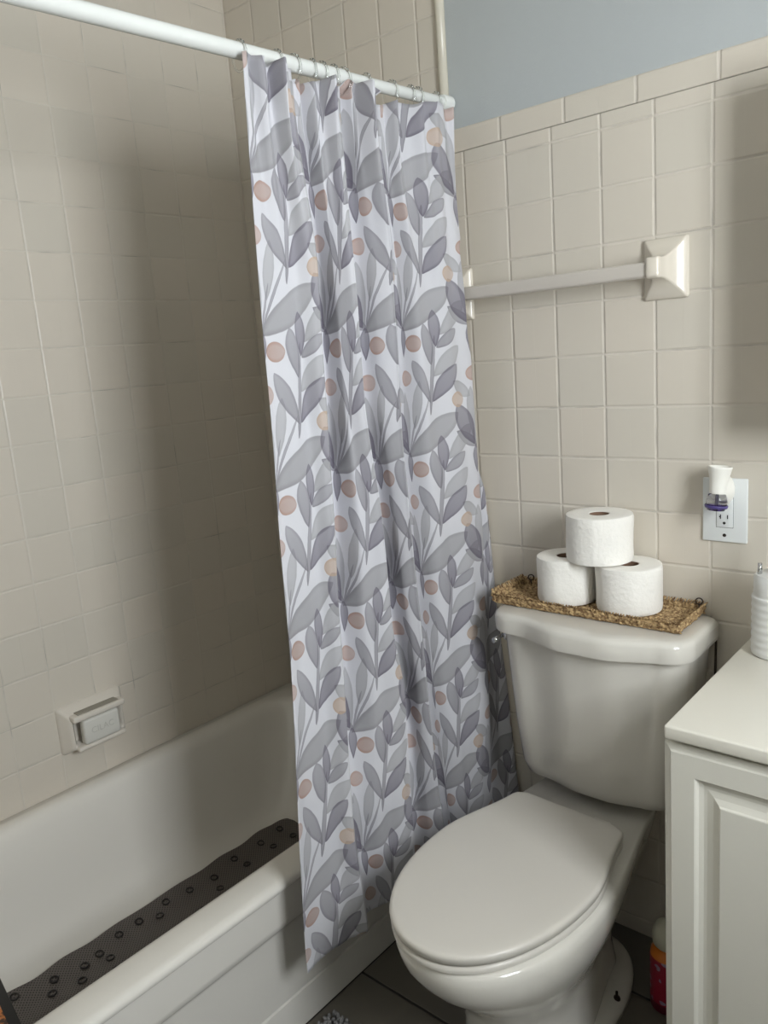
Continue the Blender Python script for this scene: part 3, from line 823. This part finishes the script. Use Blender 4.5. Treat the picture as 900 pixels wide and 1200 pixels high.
# soap dispenser
ds = thing('lotion_dispenser', 'white ribbed dispenser with a chrome pump on the countertop', 'dispenser', (.700, -.100, .8005))
bm = bmesh.new(); prof = [(.040, 0), (.0425, .002)]
for i in range(61):
    z = .006+.112*i/60; prof.append((.0432+.0006*math.sin(i*2*PI/7.5)-(.002 if i > 56 else 0), z))
prof += [(.0400, .124), (.0405, .127), (.0405, .146), (.037, .151), (.020, .153)]
lathe(bm, prof, 64); fixn(bm); o = obj('bottle', bm, simple('white_ceramic', srgb(224, 224, 220), .35, nscale=8, namt=.01), angle=40); o.parent = ds
bm = bmesh.new(); lathe(bm, [(.016, .153), (.016, .163), (.006, .167), (.0055, .190), (.010, .191), (.010, .200), (.004, .203)], 28)
tube(bm, [(0, 0, .196), (.03, -.01, .197), (.045, -.015, .192)], .004, 10)
fixn(bm); o = obj('pump', bm, m_chrome, angle=40); o.parent = ds
bm = bmesh.new(); tube(bm, [(-.028, -.012, .150), (-.028, -.012, .171)], .004, 12)
o = obj('pump_collar', bm, m_chrome); o.parent = ds

# cleaner bottle
cb = thing('cleaner_bottle', 'red bottle with a white cap on the floor beside the vanity', 'bottle', (.520, -.165, .0012))
bm = bmesh.new(); lathe(bm, [(.030, 0), (.0345, .003), (.035, .012), (.035, .120), (.033, .132), (.026, .142), (.020, .146)], 40)
def label_mat():
    m, nt, p = new_mat('red_label'); b = NB(nt)
    sp = b.n('ShaderNodeSeparateXYZ'); tc = b.n('ShaderNodeTexCoord').outputs['Object']; nt.links.new(tc, sp.inputs[0])
    c = b.mix(b.smooth(b.noise(55, 1, tc), .6, .64), srgb(150, 24, 50), srgb(150, 130, 150))
    c = b.mix(b.smooth(sp.outputs[2], .122, .126), c, srgb(214, 120, 40))
    c = b.mix(b.smooth(sp.outputs[2], .020, .024, 1., 0.), c, srgb(90, 14, 34))
    b.put(p.inputs['Base Color'], c); p.inputs['Roughness'].default_value = .35
    return m
fixn(bm); o = obj('bottle_body', bm, label_mat(), angle=50); o.parent = cb
bm = bmesh.new(); lathe(bm, [(.024, .144), (.029, .150), (.0305, .165), (.029, .180), (.022, .192), (.010, .197)], 36)
fixn(bm); o = obj('cap', bm, simple('cream_plastic', srgb(205, 202, 182), .4, nscale=10)); o.parent = cb

# medicine cabinet over the vanity (its shade falls on the tiles)
mc = thing('mirror_cabinet', 'mirror-fronted white cabinet on the wall over the vanity', 'cabinet', (.9, 0, 1.5))
place(obj('cabinet_box', box(.700, 1.16, -.115, -.001, 1.215, 1.800, bev=.003), m_white_paint), mc)
place(obj('mirror_door', box(.702, 1.158, -.122, -.1155, 1.219, 1.796, bev=.002), simple('mirror', srgb(225, 228, 228), .03, metal=1., nscale=3, namt=.005)), mc)

# ------------------------------------------------------------------ rug
def rug_mat():
    m, nt, p = new_mat('chenille'); b = NB(nt)
    n = b.noise(120, 3, b.n('ShaderNodeTexCoord').outputs['Object'])
    b.put(p.inputs['Base Color'], b.mix(n, srgb(92, 92, 94), srgb(168, 166, 164))); p.inputs['Roughness'].default_value = .95
    return m
random.seed(8)
bm = bmesh.new(); add_box(bm, -.030, .46, -1.02, -.605, .0012, .006)
y = -1.015
while y < -.603:
    x = -.034
    while x < .462:
        px_, py_ = x+random.uniform(-.003, .003), y+random.uniform(-.003, .003)
        tx_, ty_ = random.uniform(-.008, .008), random.uniform(-.008, .008)
        tube(bm, [(px_, py_, .004), (px_+tx_*.5, py_+ty_*.5, .012), (px_+tx_, py_+ty_, .017)], [.0038, .0045, .0022], 5)
        x += .0092
    y += .0092
o = obj('shaggy_rug', bm, rug_mat()); tag(o, 'grey shaggy bath rug on the floor in front of the toilet', 'rug')

# ------------------------------------------------------------------ light
w = bpy.data.worlds.new('World'); S.world = w; w.use_nodes = True
bg = w.node_tree.nodes['Background']; bg.inputs[0].default_value = (.92, .965, 1.0, 1); bg.inputs[1].default_value = 26.0
def portal(loc, rot, sx, sy):
    l = bpy.data.lights.new('portal', 'AREA'); l.shape = 'RECTANGLE'; l.size = sx; l.size_y = sy; l.energy = 1
    l.cycles.is_portal = True
    o = bpy.data.objects.new('daylight_portal', l); C.objects.link(o); o.location = loc; o.rotation_euler = rot
portal((XR+.11, (WY0+WY1)/2, (WZ0+WZ1)/2), (0, PI/2, 0), WZ1-WZ0, WY1-WY0)

# ------------------------------------------------------------------ camera
yaw, pit, rol = -0.7254, -0.1960, -0.0768
cy_, sy_, cp, sp2 = math.cos(yaw), math.sin(yaw), math.cos(pit), math.sin(pit)
fwd = Vector((sy_*cp, cy_*cp, sp2)); right = Vector((cy_, -sy_, 0)); up = right.cross(fwd)
c_, s_ = math.cos(rol), math.sin(rol)
r2 = right*c_+up*s_; u2 = up*c_-right*s_
cam = bpy.data.cameras.new('Camera'); co = bpy.data.objects.new('Camera', cam); C.objects.link(co)
co.matrix_world = Matrix(((r2.x, u2.x, -fwd.x, CX), (r2.y, u2.y, -fwd.y, CY), (r2.z, u2.z, -fwd.z, CZ), (0, 0, 0, 1)))
cam.sensor_fit = 'VERTICAL'; cam.sensor_height = 36; cam.sensor_width = 27; cam.lens = 922.946/1200*36
cam.clip_start = .02
S.camera = co
S.view_settings.view_transform = 'Standard'; S.view_settings.look = 'None'; S.view_settings.gamma = 1
S.view_settings.use_curve_mapping = False
S.view_settings.exposure = 0.24
